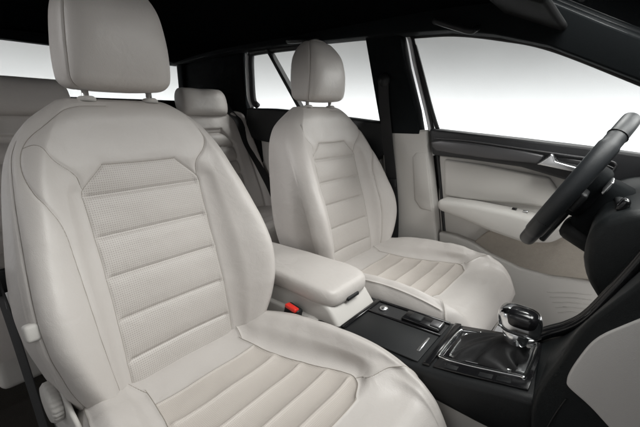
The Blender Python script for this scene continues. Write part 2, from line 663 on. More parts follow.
def build_headrest():
    z = .900 + .210 * (.5 - .5 * np.cos(np.linspace(0, PI, 90)))
    hw = table(z, [.90, .93, .98, 1.03, 1.07, 1.110], [.102, .105, .103, .097, .089, .080], .012)
    xf = table(z, [.90, .94, 1.0, 1.06, 1.110], [.040, .052, .056, .044, .016], .014)
    xb = table(z, [.90, .95, 1.03, 1.110], [-.074, -.086, -.088, -.076], .02)
    # round the bottom and top
    b = np.clip((z - .900) / .022, 0, 1)
    fb = np.sqrt(1 - (1 - b) ** 2)
    tp = np.clip((1.110 - z) / .075, 0, 1)
    ft = np.sqrt(1 - (1 - tp) ** 2.3)
    k = (.80 + .20 * fb)
    xm = -.016
    th = np.linspace(0, 2 * PI, 220, endpoint=False)
    c, sn = np.cos(th), np.sin(th)
    ex = .52
    cy = np.sign(sn) * np.abs(sn) ** ex
    cxp = np.sign(c) * np.abs(c) ** (ex + .10)
    hwz = hw * k * (.62 + .38 * ft) * np.where(b < 1, 1, 1)
    fr = (xf - xm) * (.55 + .45 * fb) * (.25 + .75 * ft)
    bk = (xm - xb) * (.55 + .45 * fb) * (.25 + .75 * ft)
    X = xm + np.where(c[None] > 0, fr[:, None] * cxp[None], bk[:, None] * cxp[None])
    Y = hwz[:, None] * cy[None]
    Zz = np.repeat(z[:, None], len(th), 1)
    P = np.stack([X, Y, Zz], -1)
    # close bottom and top to a patch
    def cap(row, n, dz):
        cen = row.mean(0)
        out = []
        for f in np.linspace(1, 0, n)[1:]:
            q = cen + (row - cen) * f
            q[:, 2] = row[:, 2] + dz * (1 - f * f)
            out.append(q)
        return out
    top = cap(P[-1], 16, .010)
    bot = cap(P[0], 16, -.004)
    P = np.concatenate([np.array(bot[::-1]), P, np.array(top)], 0)
    P = P + (vnoise(P + 2.4, 12) * .004)[..., None] * np.array([1, .3, 0])
    S = Surf(P, np.arange(len(P)).astype(float), np.where(th > PI, th - 2 * PI, th))
    lines = []
    for q in (-1, 1):
        u0 = q * math.radians(66)
        sm = [(u0, 17), (u0, 40), (u0, 70), (u0, 96), (u0 * .98, 105)]
        lines.append(S.line(sm))
    S.press(lines, .0024, .0024, .0014, .010)
    lines = []
    for q in (-1, 1):
        u0 = q * math.radians(66)
        lines.append(S.line([(u0, 17), (u0, 40), (u0, 70), (u0, 96), (u0 * .98, 105)]))
    return S, lines


BACK = build_backrest()
CUSH = build_cushion()
HEAD = build_headrest()


def seam_mesh(lines, keep, T, off, r=.0008):
    V, F, n = [], [], 0
    for L, k in zip(lines, keep):
        if not k or len(L) < 4:
            continue
        Q = L[::2]
        v, f = tube(T(Q) + off, r, seg=6)
        V.append(v)
        F += [tuple(i + n for i in q) for q in f]
        n += len(v)
    return np.concatenate(V), F


def make_seat(name, label, dx, yc, my, group, hs=1.0):
    """my = +1: outer side towards -y"""
    t = thing(name, label, 'car seat', (dx, yc, 0), group)
    T = lambda V: mirror(np.asarray(V, float), my, dx, yc)
    # backrest
    S, lines = BACK
    nv, nu = S.P.shape[:2]
    F = quads(nv, nu)
    fu = S.u[F[:, 0] % nu]; fu2 = S.u[F[:, 1] % nu]; fs = S.s[F[:, 0] // nu]
    ins = (np.abs((fu + fu2) / 2) < 1.0) & (np.abs(fu - fu2) < 1) & (fs < .4415)
    uv = np.stack([S.P[..., 1], np.repeat(S.s[:, None], nu, 1)], -1).reshape(-1, 2)
    bk = part('backrest', T(S.P), flipq(F[~ins], my), M['leather'], t, uv=uv)
    part('insert_panel', T(S.P), flipq(F[ins], my), M['perf'], bk, uv=uv)
    V, Fm = seam_mesh(lines, [1] * len(lines), T, np.array([-.0004, 0, 0]))
    part('seam', V, Fm, M['thread'], bk)
    # cushion
    S, lines = CUSH
    nv, nu = S.P.shape[:2]
    F = quads(nv, nu)
    fu = S.u[F[:, 0] % nu]; fu2 = S.u[F[:, 1] % nu]; fs = S.s[F[:, 0] // nu]
    ins = (np.abs((fu + fu2) / 2) < 1.0) & (np.abs(fu - fu2) < 1) & (fs < .5245) & (fs > .2375)
    uv = np.stack([S.P[..., 1], np.repeat(S.s[:, None], nu, 1)], -1).reshape(-1, 2)
    # loop order runs the other way round for the cushion
    cu = part('seat_cushion', T(S.P), flipq(F[~ins], -my), M['leather'], t, uv=uv)
    part('insert_panel', T(S.P), flipq(F[ins], -my), M['perf_cushion'], cu, uv=uv)
    V, Fm = seam_mesh(lines, [1] * len(lines), T, np.array([0, 0, -.0004]))
    part('seam', V, Fm, M['thread'], cu)
    # headrest
    S, lines = HEAD
    nv, nu = S.P.shape[:2]
    SP = S.P.copy(); SP[..., 2] = .900 + (SP[..., 2] - .900) * hs
    hd = part('headrest', T(SP), flipq(quads(nv, nu), my), M['leather'], t)
    lines = [np.stack([L[:, 0], L[:, 1], .900 + (L[:, 2] - .900) * hs], -1) for L in lines]
    V, Fm = seam_mesh(lines, [1] * len(lines), T, np.array([0, 0, 0.]))
    part('seam', V, Fm, M['thread'], hd)
    for q in (-.064, .064):
        V, Fm = tube([(-.012, q, .84), (-.014, q, .87), (-.016, q, .93)], .0062, seg=14)
        po = part('headrest_post', T(V), Fm, M['chrome'], t)
        V, Fm = revolve([(.0, .0), (.017, .0), (.017, .006), (.013, .010), (.0, .010)], (-.012, q, .876), (-.1, 0, 1), 24)
        part('guide_sleeve', T(V), Fm, M['beige'], po)
    # outer side shield, recline wheel and lever
    def side(pts, a, b, nm, m, par, r=.006):
        bm = bmesh.new()
        prism(bm, pts, 'y', -a, -b, r)
        for v in bm.verts:
            v.co = Vector(T(np.array(v.co)))
        return bpart(nm, bm, m, par)
    sh = side([(.03, .14), (.04, .30), (.085, .395), (.115, .412), (.14, .405), (.175, .365), (.24, .335), (.34, .310), (.50, .295), (.585, .265), (.58, .20), (.4, .14)], .224, .2325, 'side_shield', M['beige'], t, .004)
    wheel = [(.0, .0), (.034, .0), (.036, .003), (.036, .013), (.032, .018), (.012, .019), (.0, .019)]
    V, Fm = revolve(wheel, (.120, -.2325, .362), (0, -1, 0), 120)
    V = np.array(V)
    cc = np.array([.120, 0, .362])
    d = V - cc
    rad = np.hypot(d[:, 0], d[:, 2])
    ang = np.arctan2(d[:, 2], d[:, 0])
    k = 1 + np.where(rad > .033, .022 * np.sign(np.sin(ang * 24)), 0)
    V[:, 0] = cc[0] + d[:, 0] * k
    V[:, 2] = cc[2] + d[:, 2] * k
    part('recline_wheel', T(V), Fm, M['beige'], sh)
    bm = bmesh.new()
    rbox(bm, (.158, -.252, .522), (.026, .024, .028), .006, Matrix.Rotation(-.25, 4, 'Y'))
    for v in bm.verts:
        v.co = Vector(T(np.array(v.co)))
    bpart('release_button', bm, M['beige'], bk)
    # runners
    for q in (-.19, .19):
        bm = bmesh.new()
        rbox(bm, (.28, q, .10), (.52, .05, .18), .01)
        for v in bm.verts:
            v.co = Vector(T(np.array(v.co)))
        bpart('seat_runner', bm, M['black'], t)
    return t


# ------------------------------------------------------------------ setting: studio
def setting(o):
    o['kind'] = 'structure'
    return o


n = 96
prof = [(CYC_R - .5, -.25)] + [(CYC_R - .5 + .5 * math.sin(a), .25 - .5 * math.cos(a)) for a in np.linspace(.1, PI / 2, 10)] + [(CYC_R, .6), (CYC_R, 2.0), (CYC_R, 4.2)]
V, F = revolve(prof, (CYC_C[0], CYC_C[1], 0), (0, 0, 1), n)
setting(part('backdrop', V, F, M['wall']))
bm = bmesh.new()
bmesh.ops.create_circle(bm, cap_ends=True, radius=CYC_R - .45, segments=96)
bmesh.ops.translate(bm, verts=bm.verts[:], vec=(CYC_C[0], CYC_C[1], -.254))
setting(bpart('floor', bm, M['floor'], smooth=False))

# ------------------------------------------------------------------ car body
body = thing('car_body', 'car cabin shell with black headliner, dark pillars and white painted door frames around the seats', 'car body', (0, 0, 0))
# floor pan and carpet
bm = bmesh.new()
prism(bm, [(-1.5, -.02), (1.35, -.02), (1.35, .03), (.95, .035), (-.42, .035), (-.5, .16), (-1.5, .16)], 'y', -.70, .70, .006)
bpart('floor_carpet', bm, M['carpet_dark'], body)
# roof lining, domed sheet with thickness
xs = np.linspace(-1.42, .52, 40); ys = np.linspace(-.66, .66, 40)
X, Y = np.meshgrid(xs, ys, indexing='ij')
edge = np.clip((X - .2) / .4, 0, 1)
Zr = 1.185 + .075 * (1 - (Y / .66) ** 2) - .03 * edge ** 2 - .03 * np.clip((-X - .9) / .5, 0, 1) ** 2
lower = np.stack([X, Y, Zr], -1); upper = lower + np.array([0, 0, .03])
V = np.concatenate([lower.reshape(-1, 3), upper.reshape(-1, 3)])
nq = 40 * 40
Fq = [tuple(f) for f in quads(40, 40, False)]
F = [f[::-1] for f in Fq] + [tuple(i + nq for i in f) for f in Fq]
ring = list(range(0, 40)) + [i * 40 + 39 for i in range(1, 40)] + [39 * 40 + i for i in range(38, -1, -1)] + [i * 40 for i in range(38, 0, -1)]
for a, b in zip(ring, ring[1:] + ring[:1]):
    F.append((a, b, b + nq, a + nq))
part('roof_lining', V, F, M['headliner'], body)
# roof rails with the window heads (left and right side)
for sgn in (1, -1):
    rail = [(-1.5, 1.16), (-.90, 1.178), (-.76, 1.178), (-.40, 1.166), (-.09, 1.153), (.125, 1.142), (.30, 1.130), (.46, 1.096), (.608, 1.050), (.84, .936), (1.25, .73),
            (1.25, .80), (.90, 1.00), (.74, 1.085), (.60, 1.165), (.50, 1.24), (-1.5, 1.26)]
    bm = bmesh.new()
    if sgn > 0:
        prism(bm, rail, 'y', .60, .690, .006)
    else:
        rr = [(-1.5, 1.16), (-.76, 1.178), (-.09, 1.153), (.30, 1.16), (.50, 1.2), (.60, 1.165), (.50, 1.26), (-1.5, 1.26)]
        prism(bm, rr[:5] + [(.50, 1.26), (-1.5, 1.26)], 'y', -.715, -.60, .006)
    bpart('roof_rail', bm, M['pillar'], body)
# far B pillar
bp = [(-.02, 1.16), (.040, .80), (.235, .80), (.222, .86), (.165, 1.02), (.128, 1.14)]
prismo('pillar_upper_trim', [(-.050, 1.17), (.048, .780), (.218, .780), (.195, .87), (.140, 1.03), (.108, 1.15)], 'y', .640, .700, M['pillar'], body, .008)
prismo('pillar_lower_trim', [(.045, .797), (.238, .797), (.256, .70), (.296, .50), (.334, .25), (.340, .10), (.08, .10), (.09, .40)], 'y', .643, .700, M['beige'], body, .008)
prismo('pillar_recess', ats([(412, 157), (416, 152), (426, 153), (431, 200), (432, 212), (420, 209), (414, 200)], .640), 'y', .6405, .660, M['beige'], body, .006)
prismo('gap_backing', [(-.2, .04), (-.2, .80), (.12, .80), (.235, .79), (.36, .79), (.42, .04)], 'y', .742, .76, M['rubber'], body, .004)  # black backing added behind the pillar and door gap, hides the backdrop
# white painted frame edge and rubber seal between B pillar and front door
wl = [(.108, 1.150), (.122, 1.125), (.150, 1.030), (.205, .87), (.232, .78), (.252, .70), (.285, .52), (.322, .28), (.325, .10)]
P = spline([(x + .008, .692, z) for x, z in wl[:6]], 8)
tubeo('painted_edge', P, .009, M['paint'], body, flat=.8, seg=10)
P = spline([(x + .022, .690, z) for x, z in wl], 8)
tubeo('rubber_seal', P, .0065, M['rubber'], body, seg=8)
# C pillar / rear quarter
prismo('rear_pillar_trim', [(-1.46, .60), (-1.46, 1.18), (-.825, 1.178), (-.825, .92), (-.80, .86), (-.72, .82), (-.70, .60)], 'y', .655, .700, M['pillar'], body, .012)
prismo('rear_pillar_trim', [(-1.46, .60), (-1.46, 1.18), (-.80, 1.178), (-.79, .92), (-.70, .82), (-.70, .60)], 'y', -.690, -.600, M['pillar'], body, .012)
# tailgate: frame, glass, parcel shelf
tg = [(-.70, .50), (.70, .50), (.70, 1.26), (-.70, 1.26)]
for nm, r_ in (('tailgate_lower_trim', (-.70, .70, .50, .945)), ('tailgate_upper_trim', (-.70, .70, 1.185, 1.26))):
    box(nm, (-1.43, (r_[0] + r_[1]) / 2, (r_[2] + r_[3]) / 2), (.06, r_[1] - r_[0], r_[3] - r_[2]), M['pillar'], body, .01)
for q in (-1, 1):
    box('tailgate_side_trim', (-1.425, q * .668, 1.065), (.07, .06, .25), M['pillar'], body, .012)
box('rear_window_pane', (-1.44, 0, 1.065), (.004, 1.26, .25), M['glass'], body, .001)
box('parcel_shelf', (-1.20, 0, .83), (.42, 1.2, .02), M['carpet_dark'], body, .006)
# windscreen, header, sun visor and grab handles
wv = [(.52, -.60, 1.205), (.52, .60, 1.205), (1.25, .66, .80), (1.25, -.66, .80)]
bm = bmesh.new()
a = [bm.verts.new(v) for v in wv]; b = [bm.verts.new((v[0] + .003, v[1], v[2] + .004)) for v in wv]
bm.faces.new(a); bm.faces.new(b[::-1])
for i in range(4):
    bm.faces.new((a[i], b[i], b[(i + 1) % 4], a[(i + 1) % 4]))
bpart('windscreen_pane', bm, M['glass'], body, smooth=False)
bm = bmesh.new()
for c_, s_ in (((.565, .44, 1.128), (.19, .36, .022)),):
    rbox(bm, c_, s_, .010, Matrix.Rotation(math.radians(24), 4, 'Y'))
bpart('sun_visor', bm, mat('visor_fabric', (.014, .0145, .015), .9, grain=.0006, gscale=500, spec=.1), body)
for (xa, za, xb, zb) in ((.255, 1.165, .415, 1.125), (-.43, 1.185, -.25, 1.175)):
    P = spline([(xa, .628, za + .004), (xa + .012, .592, za - .006), (xa + .03, .578, za - .012), (xb - .03, .578, zb - .012), (xb - .012, .592, zb - .006), (xb, .628, zb + .004)], 8)
    tubeo('grab_handle', P, .0105, M['black'], body, seg=12)

# ------------------------------------------------------------------ rear bench
bench = thing('rear_seat', 'beige leather rear bench with pleated insert and low headrests behind the front seats', 'rear seat', (-.85, 0, 0))
ny, nz = 420, 260
yv = np.linspace(-.690, .690, ny); sv = np.linspace(-.02, .56, nz)
Yg, Sg = np.meshgrid(yv, sv)
yl = np.abs(Yg) - .400                       # local to each outboard seat
hw = .150 - .06 * np.clip((Sg - .36) / .08, 0, 1)
dep = .035 * np.exp(-((np.abs(yl) - .215) / .075) ** 2) * np.clip(1.1 - Sg / .6, .2, 1)
h = dep.copy()
inside = np.clip((hw - np.abs(yl)) / .006, 0, 1) * np.clip((.44 - Sg) / .006, 0, 1)
for k in np.arange(.05, .44, .075):
    h -= inside * (.006 * np.exp(-((Sg - k) / .006) ** 2) + .009 * np.exp(-((Sg - k) / .018) ** 2))
edge = np.abs(np.abs(yl) - hw) * (Sg < .45) + 1 * (Sg >= .45)
edge = np.minimum(edge, np.abs(Sg - .44) + 1 * (np.abs(yl) > .09))
edge = np.minimum(edge, np.abs(yl - .205))
h -= .009 * np.exp(-(edge / .006) ** 2)
h -= .012 * np.exp(-((np.abs(Yg) - .135) / .006) ** 2)
tt = np.clip((Sg - .50) / .06, 0, 1)
rnd = -.11 * (1 - np.sqrt(np.maximum(1 - tt ** 2, 0)))
te = np.clip((np.abs(Yg) - .625) / .065, 0, 1)
rnd += -.10 * (1 - np.sqrt(np.maximum(1 - te ** 2, 0)))
P0 = np.stack([0 * Yg, Yg, Sg], -1)
h = h + rnd + .085 * np.clip((np.abs(Yg) - .54) / .10, 0, 1) ** 1.5 * np.clip(1.15 - Sg / .6, 0, 1) + vnoise(P0 + 4, 9) * .008 + vnoise(P0 + 2, 24) * .003
B0 = np.array([-.70, 0, .36]); tb = np.array([-.30, 0, .954]); nb = np.array([.954, 0, .30])
P = B0 + Sg[..., None] * tb + h[..., None] * nb + Yg[..., None] * np.array([0, 1, 0])
bench_P = P
rb = part('backrest', P, quads(nz, ny, False), M['leather'], bench)
bm = bmesh.new()
pts = [(-.715, .34), (-.88, .87), (-.91, .88), (-1.0, .86), (-.96, .34)]
prism(bm, pts, 'y', -.63, .63, .01)
bpart('backrest_shell', bm, M['carpet_dark'], bench)
# rear cushion
xv = np.linspace(-.80, -.26, 160)
Xg, Yc = np.meshgrid(xv, yv)
yl = np.abs(Yc) - .355
zc = .365 + .04 * (Xg + .80) / .5 - .018 * np.exp(-(yl / .16) ** 2)
fr = np.clip((Xg + .32) / .06, 0, 1)
zc -= .14 * (1 - np.sqrt(np.maximum(1 - fr ** 2, 0)))
for k in np.arange(-.66, -.34, .07):
    zc -= .006 * np.exp(-((Xg - k) / .009) ** 2) * (np.abs(yl) < .13)
Pc = np.stack([Xg, Yc, zc], -1)
Pc[..., 2] += vnoise(Pc + 3, 10) * .008
part('seat_cushion', Pc, quads(ny, 160, False), M['leather'], bench)
box('cushion_base', (-.54, 0, .24), (.48, 1.24, .16), M['beige'], bench, .02)
# low rear headrests, L shaped shells
for yc in (.425, -.305):
    th = np.linspace(0, 2 * PI, 120, endpoint=False)
    zz = np.linspace(0, 1, 50)
    f = np.sqrt(np.maximum(1 - np.abs(2 * zz - 1) ** 3.2, 0)) * .97 + .03
    c, sn = np.cos(th), np.sin(th)
    ex = .45
    hx = np.sign(c) * np.abs(c) ** .6
    hy = np.sign(sn) * np.abs(sn) ** ex
    P = np.stack([-.872 + .060 * f[:, None] * hx[None] - .03 * zz[:, None], yc + (.138 - .012 * zz[:, None]) * (.85 + .15 * f[:, None]) * hy[None] * np.where(f[:, None] > .03, 1, .9), np.repeat((.848 + .138 * zz)[:, None], 120, 1)], -1)
    cen0, cen1 = P[0].mean(0), P[-1].mean(0)
    P = np.concatenate([cen0 + (P[:1] - cen0) * .02, P, cen1 + (P[-1:] - cen1) * .02], 0)
    P += (vnoise(P + 1, 14) * .005)[..., None]
    part('headrest', P, quads(len(P), 120), M['leather'], bench)

# ------------------------------------------------------------------ front seats
make_seat('front_seat', 'cream leather front passenger seat nearest the camera with perforated backrest and recline wheel', -.0, -.355, 1, 'front seats of the car')
make_seat('front_seat', 'cream leather driver seat standing behind the steering wheel beside the far door', -.04, .360, -1, 'front seats of the car', .94)

# ------------------------------------------------------------------ rear door
rd = thing('rear_door', 'rear side door with divided window and dark belt trim behind the driver seat', 'car door', (-.35, .68, .1))
prismo('door_panel', [(-.86, .12), (-.86, .86), (-.70, .85), (.03, .74), (.07, .30), (.05, .12)], 'y', .665, .715, M['beige'], rd, .01)
prismo('belt_trim', [(-.79, .892), (-.60, .888), (-.40, .872), (.055, .826), (.075, .70), (.02, .66), (-.70, .72), (-.82, .74)], 'y', .635, .700, M['black'], rd, .012)
tubeo('painted_edge', spline([(-.80, .668, 1.172), (-.803, .668, 1.06), (-.800, .668, .95), (-.775, .668, .895)], 8), .013, M['paint'], rd, seg=10, up=(0, 1, 0))
tubeo('window_seal', spline([(-.40, .668, 1.165), (-.74, .668, 1.170), (-.768, .668, 1.15), (-.772, .668, 1.05), (-.766, .668, .935), (-.735, .668, .902)], 8), .016, M['rubber'], rd, seg=10, up=(0, 1, 0))
prismo('window_divider', [(-.645, 1.175), (-.622, 1.175), (-.408, .890), (-.432, .890)], 'y', .650, .685, M['rubber'], rd, .004)
prismo('window_pane', [(-.77, 1.20), (.0, 1.18), (.10, .80), (-.77, .86)], 'y', .678, .681, M['glass'], rd, 0, smooth=False)
tubeo('door_handle', spline([(-.25, .615, .79), (-.22, .598, .785), (-.10, .598, .772), (-.07, .615, .77)], 8), .010, M['satin'], rd, seg=10)

# ------------------------------------------------------------------ driver's door
dd = thing('driver_door', 'beige driver door with dark trim strip, silver handle and carpeted pocket', 'car door', (.6, .69, .05))
prismo('door_panel', [(.275, .775), (.95, .715), (1.02, .60), (1.02, .10), (.345, .06), (.325, .30), (.290, .55)], 'y', .690, .74, M['beige_soft'], dd, .008)
# belt line trim, black
prismo('belt_trim', [(.245, .803), (.40, .790), (.557, .777), (.74, .760), (.90, .742), (1.05, .72), (1.05, .60), (.85, .625), (.70, .655), (.575, .684), (.40, .697), (.265, .704)], 'y', .655, .735, M['door_black'], dd, .010)
ds = prismo('trim_strip', [(.262, .757), (.30, .763), (.40, .757), (.575, .738), (.640, .728), (.625, .700), (.48, .706), (.36, .715), (.285, .722), (.268, .735)], 'y', .640, .662, M['strip'], dd, .006)
tubeo('trim_line', spline([(.270, .650, .768), (.40, .650, .763), (.56, .650, .746), (.72, .650, .730), (.80, .650, .723), (.822, .650, .712), (.815, .650, .690)], 10), .0030, M['strip'], dd, seg=8)
# handle bowl and silver pull handle
bz = prismo('handle_bowl', [(.640, .728), (.80, .713), (.822, .703), (.812, .686), (.72, .684), (.64, .696)], 'y', .648, .660, M['gloss'], dd, .004)
hv = prismo('pull_handle', ats([(537, 164), (547, 157.5), (551.5, 153.5), (554, 155), (555.5, 161), (568, 164.5), (586, 169), (587, 172.5), (569, 170.5)], .628), 'y', .618, .645, M['satin'], dd, .005)
# window frame and pane
prismo('window_pane', [(.12, 1.16), (.30, 1.15), (.46, 1.11), (.608, 1.065), (.84, .95), (1.15, .80), (1.0, .73), (.25, .79)], 'y', .692, .696, M['glass'], dd, 0, smooth=False)
tubeo('window_seal', spline([(.268, .685, .800), (.235, .685, .88), (.185, .685, 1.02), (.150, .685, 1.115)], 8), .0085, M['rubber'], dd, seg=8)
tubeo('window_seal', spline([(.142, .688, 1.140), (.30, .688, 1.128), (.46, .688, 1.094), (.608, .688, 1.048), (.84, .688, .934), (1.10, .688, .80)], 8), .006, M['rubber'], dd, seg=8)
# upper padded inlay with its seam
prismo('padded_inlay', [(.305, .690), (.45, .680), (.66, .655), (.70, .60), (.66, .555), (.40, .545), (.318, .548)], 'y', .676, .697, M['beige_soft'], dd, .010)
# armrest with front grip
am = prismo('armrest', [(.318, .545), (.44, .546), (.56, .538), (.645, .528), (.72, .52), (.75, .50), (.70, .455), (.62, .440), (.52, .458), (.40, .490), (.325, .505)], 'y', .600, .700, M['beige_soft'], dd, .016)
box('window_switch', (.575, .655, .541), (.016, .014, .006), M['gloss'], am, .003)
box('window_switch', (.610, .655, .537), (.016, .014, .006), M['satin'], am, .003)
# carpeted map pocket with lip
prismo('pocket_carpet', ats([(474, 242), (481, 236), (489, 230.5), (510, 236), (529, 238), (541, 232), (552, 226), (588, 228), (606, 250), (628, 285), (620, 292), (600, 284), (550, 277), (520, 268), (492, 254)], .672), 'y', .672, .698, M['carpet'], dd, .005)
prismo('pocket_lip', ats([(438, 232), (455, 236), (473, 243), (490, 254), (518, 267.5), (550, 276.5), (600, 283), (640, 300), (640, 350), (540, 350), (450, 300), (440, 262)], .655), 'y', .655, .700, M['beige'], dd, .010)
bm = bmesh.new()
for k in range(5):
    x0, z0 = .770 + k * .004, .285 - k * .016
    V, F = tube(spline([(x0 - .06 + k * .006, .656, z0 - .016), (x0, .654, z0), (x0 + .06, .656, z0 + .012)], 6), .0022, seg=6)
    vs = [bm.verts.new(v) for v in V]
    for f in F:
        bm.faces.new([vs[i] for i in f])
bpart('speaker_grille', bm, M['beige'], dd)

# ------------------------------------------------------------------ centre console
cc = thing('center_console', 'centre console with cream padded armrest, black storage tray and gear selector between the seats', 'console', (.4, 0, .03))
# beige lower body
prismo('side_panel', [(-.10, .05), (-.10, .36), (.30, .36), (.34, .335), (.62, .315), (.80, .345), (.80, .05)], 'y', -.096, .096, M['beige'], cc, .008)
# armrest box and lid
prismo('armrest_box', [(-.10, .30), (-.10, .405), (.322, .405), (.340, .395), (.372, .355), (.372, .30)], 'y', -.084, .084, M['beige'], cc, .012)


def pad(name, x0, x1, hw0, hw1, z0, z1, m, par):
    """cushioned lid: rounded plan, crowned top"""
    nu_, nv_ = 140, 26
    th = np.linspace(0, 2 * PI, nu_, endpoint=False)
    ex = .34
    px = np.sign(np.cos(th)) * np.abs(np.cos(th)) ** ex
    py = np.sign(np.sin(th)) * np.abs(np.sin(th)) ** ex
    rows = []
    fr = [(.90, 0), (.97, .10), (1, .3), (1, .55), (.985, .74), (.955, .87), (.91, .945), (.86, .975)] + [(f, .975 + .10 * (1 - (f / .86) ** 2)) for f in np.linspace(.8, .001, 18)]
    for f, hz in fr:
        xx = (x0 + x1) / 2 + (x1 - x0) / 2 * (1 - (1 - f) * .45 * 1.0 if f > .85 else f / .86 * .937) * px
        wy = hw0 + (hw1 - hw0) * (xx - x0) / (x1 - x0)
        yy = wy * (f if f > .85 else f) * py
        zz = z0 + (z1 - z0) * hz + 0 * xx
        rows.append(np.stack([xx, yy, zz], -1))
    P_ = np.array(rows)
    P_[..., 2] += -.012 * np.clip((P_[..., 0] - .2) / .18, 0, 1) ** 2
    P_ += (vnoise(P_ + 6, 14) * .003)[..., None]
    return part(name, P_, quads(len(rows), nu_), m, par)


lid = pad('armrest_lid', -.09, .352, .083, .093, .402, .448, M['leather'], cc)
box('latch', (.350, .0, .402), (.012, .05, .010), M['black'], lid, .003)
# black upper frame with sloping gear area
prof_ = [(.30, .310), (.30, .357), (.56, .360), (.66, .376), (.74, .394), (.795, .405), (.795, .30), (.70, .300), (.60, .305)]
prismo('upper_frame', prof_, 'y', -.108, .108, M['black'], cc, .014)


def topz(x):
    return np.interp(x, [.30, .56, .66, .74, .80], [.357, .360, .376, .394, .408])


def slab(name, pts, up0, up1, m, par, r=.002):
    """flat piece lying on the sloping console top"""
    bm_ = bmesh.new()
    prism(bm_, pts, 'z', 0, 1, 0)
    for v in bm_.verts:
        x = v.co.x
        v.co.z = topz(x) + (up0 if v.co.z < .5 else up1)
    if r:
        es = [e for e in bm_.edges if e.calc_face_angle(0) > .35]
        bmesh.ops.bevel(bm_, geom=es, offset=r, segments=2, profile=.5, affect='EDGES', clamp_overlap=True)
    return bpart(name, bm_, m, par)


# gloss surround rails, sliding cover and side slot
slab('tray_rail', [(.385, .085), (.575, .085), (.575, .093), (.385, .093)], -.002, .006, M['gloss'], cc)
slab('tray_rail', [(.385, .024), (.575, .024), (.575, .031), (.385, .031)], -.002, .005, M['gloss'], cc)
slab('tray_rail', [(.372, -.08), (.372, .093), (.384, .093), (.384, -.08)], -.002, .006, M['gloss'], cc)
slab('tray_rail', [(.585, -.094), (.585, .094), (.600, .094), (.600, -.094)], -.002, .007, M['gloss'], cc)
slab('slot_floor', [(.385, .032), (.575, .032), (.575, .084), (.385, .084)], -.001, .0015, M['rubber'], cc, 0)
cv = slab('sliding_cover', [(.388, -.090), (.574, -.090), (.574, .022), (.388, .022)], -.002, .003, M['black'], cc)
slab('cover_grip', [(.556, -.058), (.564, -.058), (.562, .002), (.556, .002)], .003, .007, M['satin'], cv)
V, F = revolve([(.0, .0), (.011, .0), (.0115, .004), (.009, .007), (0, .007)], (.412, .058, topz(.41) + .001), (0, 0, 1), 28)
part('power_socket', V, F, M['satin'], cc)
box('switch_block', (.520, .056, topz(.52) + .006), (.095, .042, .012), M['gloss'], cc, .003)
sb = box('brake_switch', (.553, .056, topz(.55) + .012), (.022, .028, .007), M['strip'], cc, .002)
box('switch_edge', (.565, .056, topz(.55) + .0125), (.004, .028, .007), M['satin'], sb, .001)
box('hold_button', (.505, .056, topz(.5) + .013), (.030, .028, .006), M['black'], cc, .003)
# gear selector: chrome frame, gaiter, knob
gp = slab('gear_plate', [(.606, -.092), (.606, .092), (.770, .092), (.770, -.092)], -.001, .0035, M['gloss'], cc, .001)


def ringbar(name, pts, rr, m, par, lift=.004):
    P_ = spline(pts, 8)
    P_ = np.array([(x, y, topz(x) + lift) for x, y in P_])
    return tubeo(name, P_, rr, m, par, seg=8)


ringbar('chrome_frame', [(.652, .072), (.618, .068), (.606, .054), (.604, -.044), (.612, -.058), (.650, -.061), (.745, -.061), (.758, -.054), (.760, .055), (.756, .066)], .0034, M['chrome'], gp, .005)
ringbar('chrome_frame', [(.648, .059), (.630, .055), (.622, .044), (.622, -.034), (.628, -.045), (.650, -.048), (.735, -.048)], .0022, M['chrome'], gp, .005)
slab('selector_display', [(.742, -.050), (.742, .052), (.756, .052), (.756, -.050)], .003, .008, M['satin'], gp, .001)
# gaiter
nu_, nv_ = 96, 40
th = np.linspace(0, 2 * PI, nu_, endpoint=False)
rows = []
for k in range(nv_):
    f = k / (nv_ - 1)
    ex = .40 + .5 * f
    rx = .056 * (1 - f) ** .75 + .014
    ry = .044 * (1 - f) ** .75 + .014
    cx_ = .682 + .044 * f ** 1.2
    z_ = topz(.682) + .003 + .052 * f ** 1.5
    env = math.sin(PI * min(1, f * 1.15)) if f < .87 else 0
    w1 = np.abs(np.sin(th * 2.5 + .6 + f * 2.2)) ** .7
    fold = 1 + (.16 * (w1 - .5) + .05 * np.sin(th * 9 + f * 11)) * env
    xx = cx_ + rx * fold * np.sign(np.cos(th)) * np.abs(np.cos(th)) ** ex
    yy = ry * fold * np.sign(np.sin(th)) * np.abs(np.sin(th)) ** ex
    crease = (.011 * (w1 - .5) + .003 * np.sin(th * 9 + f * 11)) * env
    rows.append(np.stack([xx, yy, z_ + crease + .2 * (xx - cx_) * (1 - f * .5)], -1))
ga = part('gaiter', np.array(rows), quads(nv_, nu_), M['boot'], cc)
# knob: chrome shell with black cap, sits above the gaiter
kc = np.array([.727, .0, .442])


def superball(c, rad, e1, e2, nu=72, nv=40, z0=-1, z1=1):
    ph = np.linspace(math.asin(z0) if z0 > -1 else -PI / 2, PI / 2 if z1 >= 1 else math.asin(z1), nv)
    th_ = np.linspace(0, 2 * PI, nu, endpoint=False)
    g = lambda v, e: np.sign(v) * np.abs(v) ** e
    X_ = rad[0] * g(np.cos(ph), e1)[:, None] * g(np.cos(th_), e2)[None]
    Y_ = rad[1] * g(np.cos(ph), e1)[:, None] * g(np.sin(th_), e2)[None]
    Z_ = rad[2] * g(np.sin(ph), e1)[:, None] + 0 * th_[None]
    return np.stack([X_, Y_, Z_], -1) + np.array(c), quads(nv, nu)


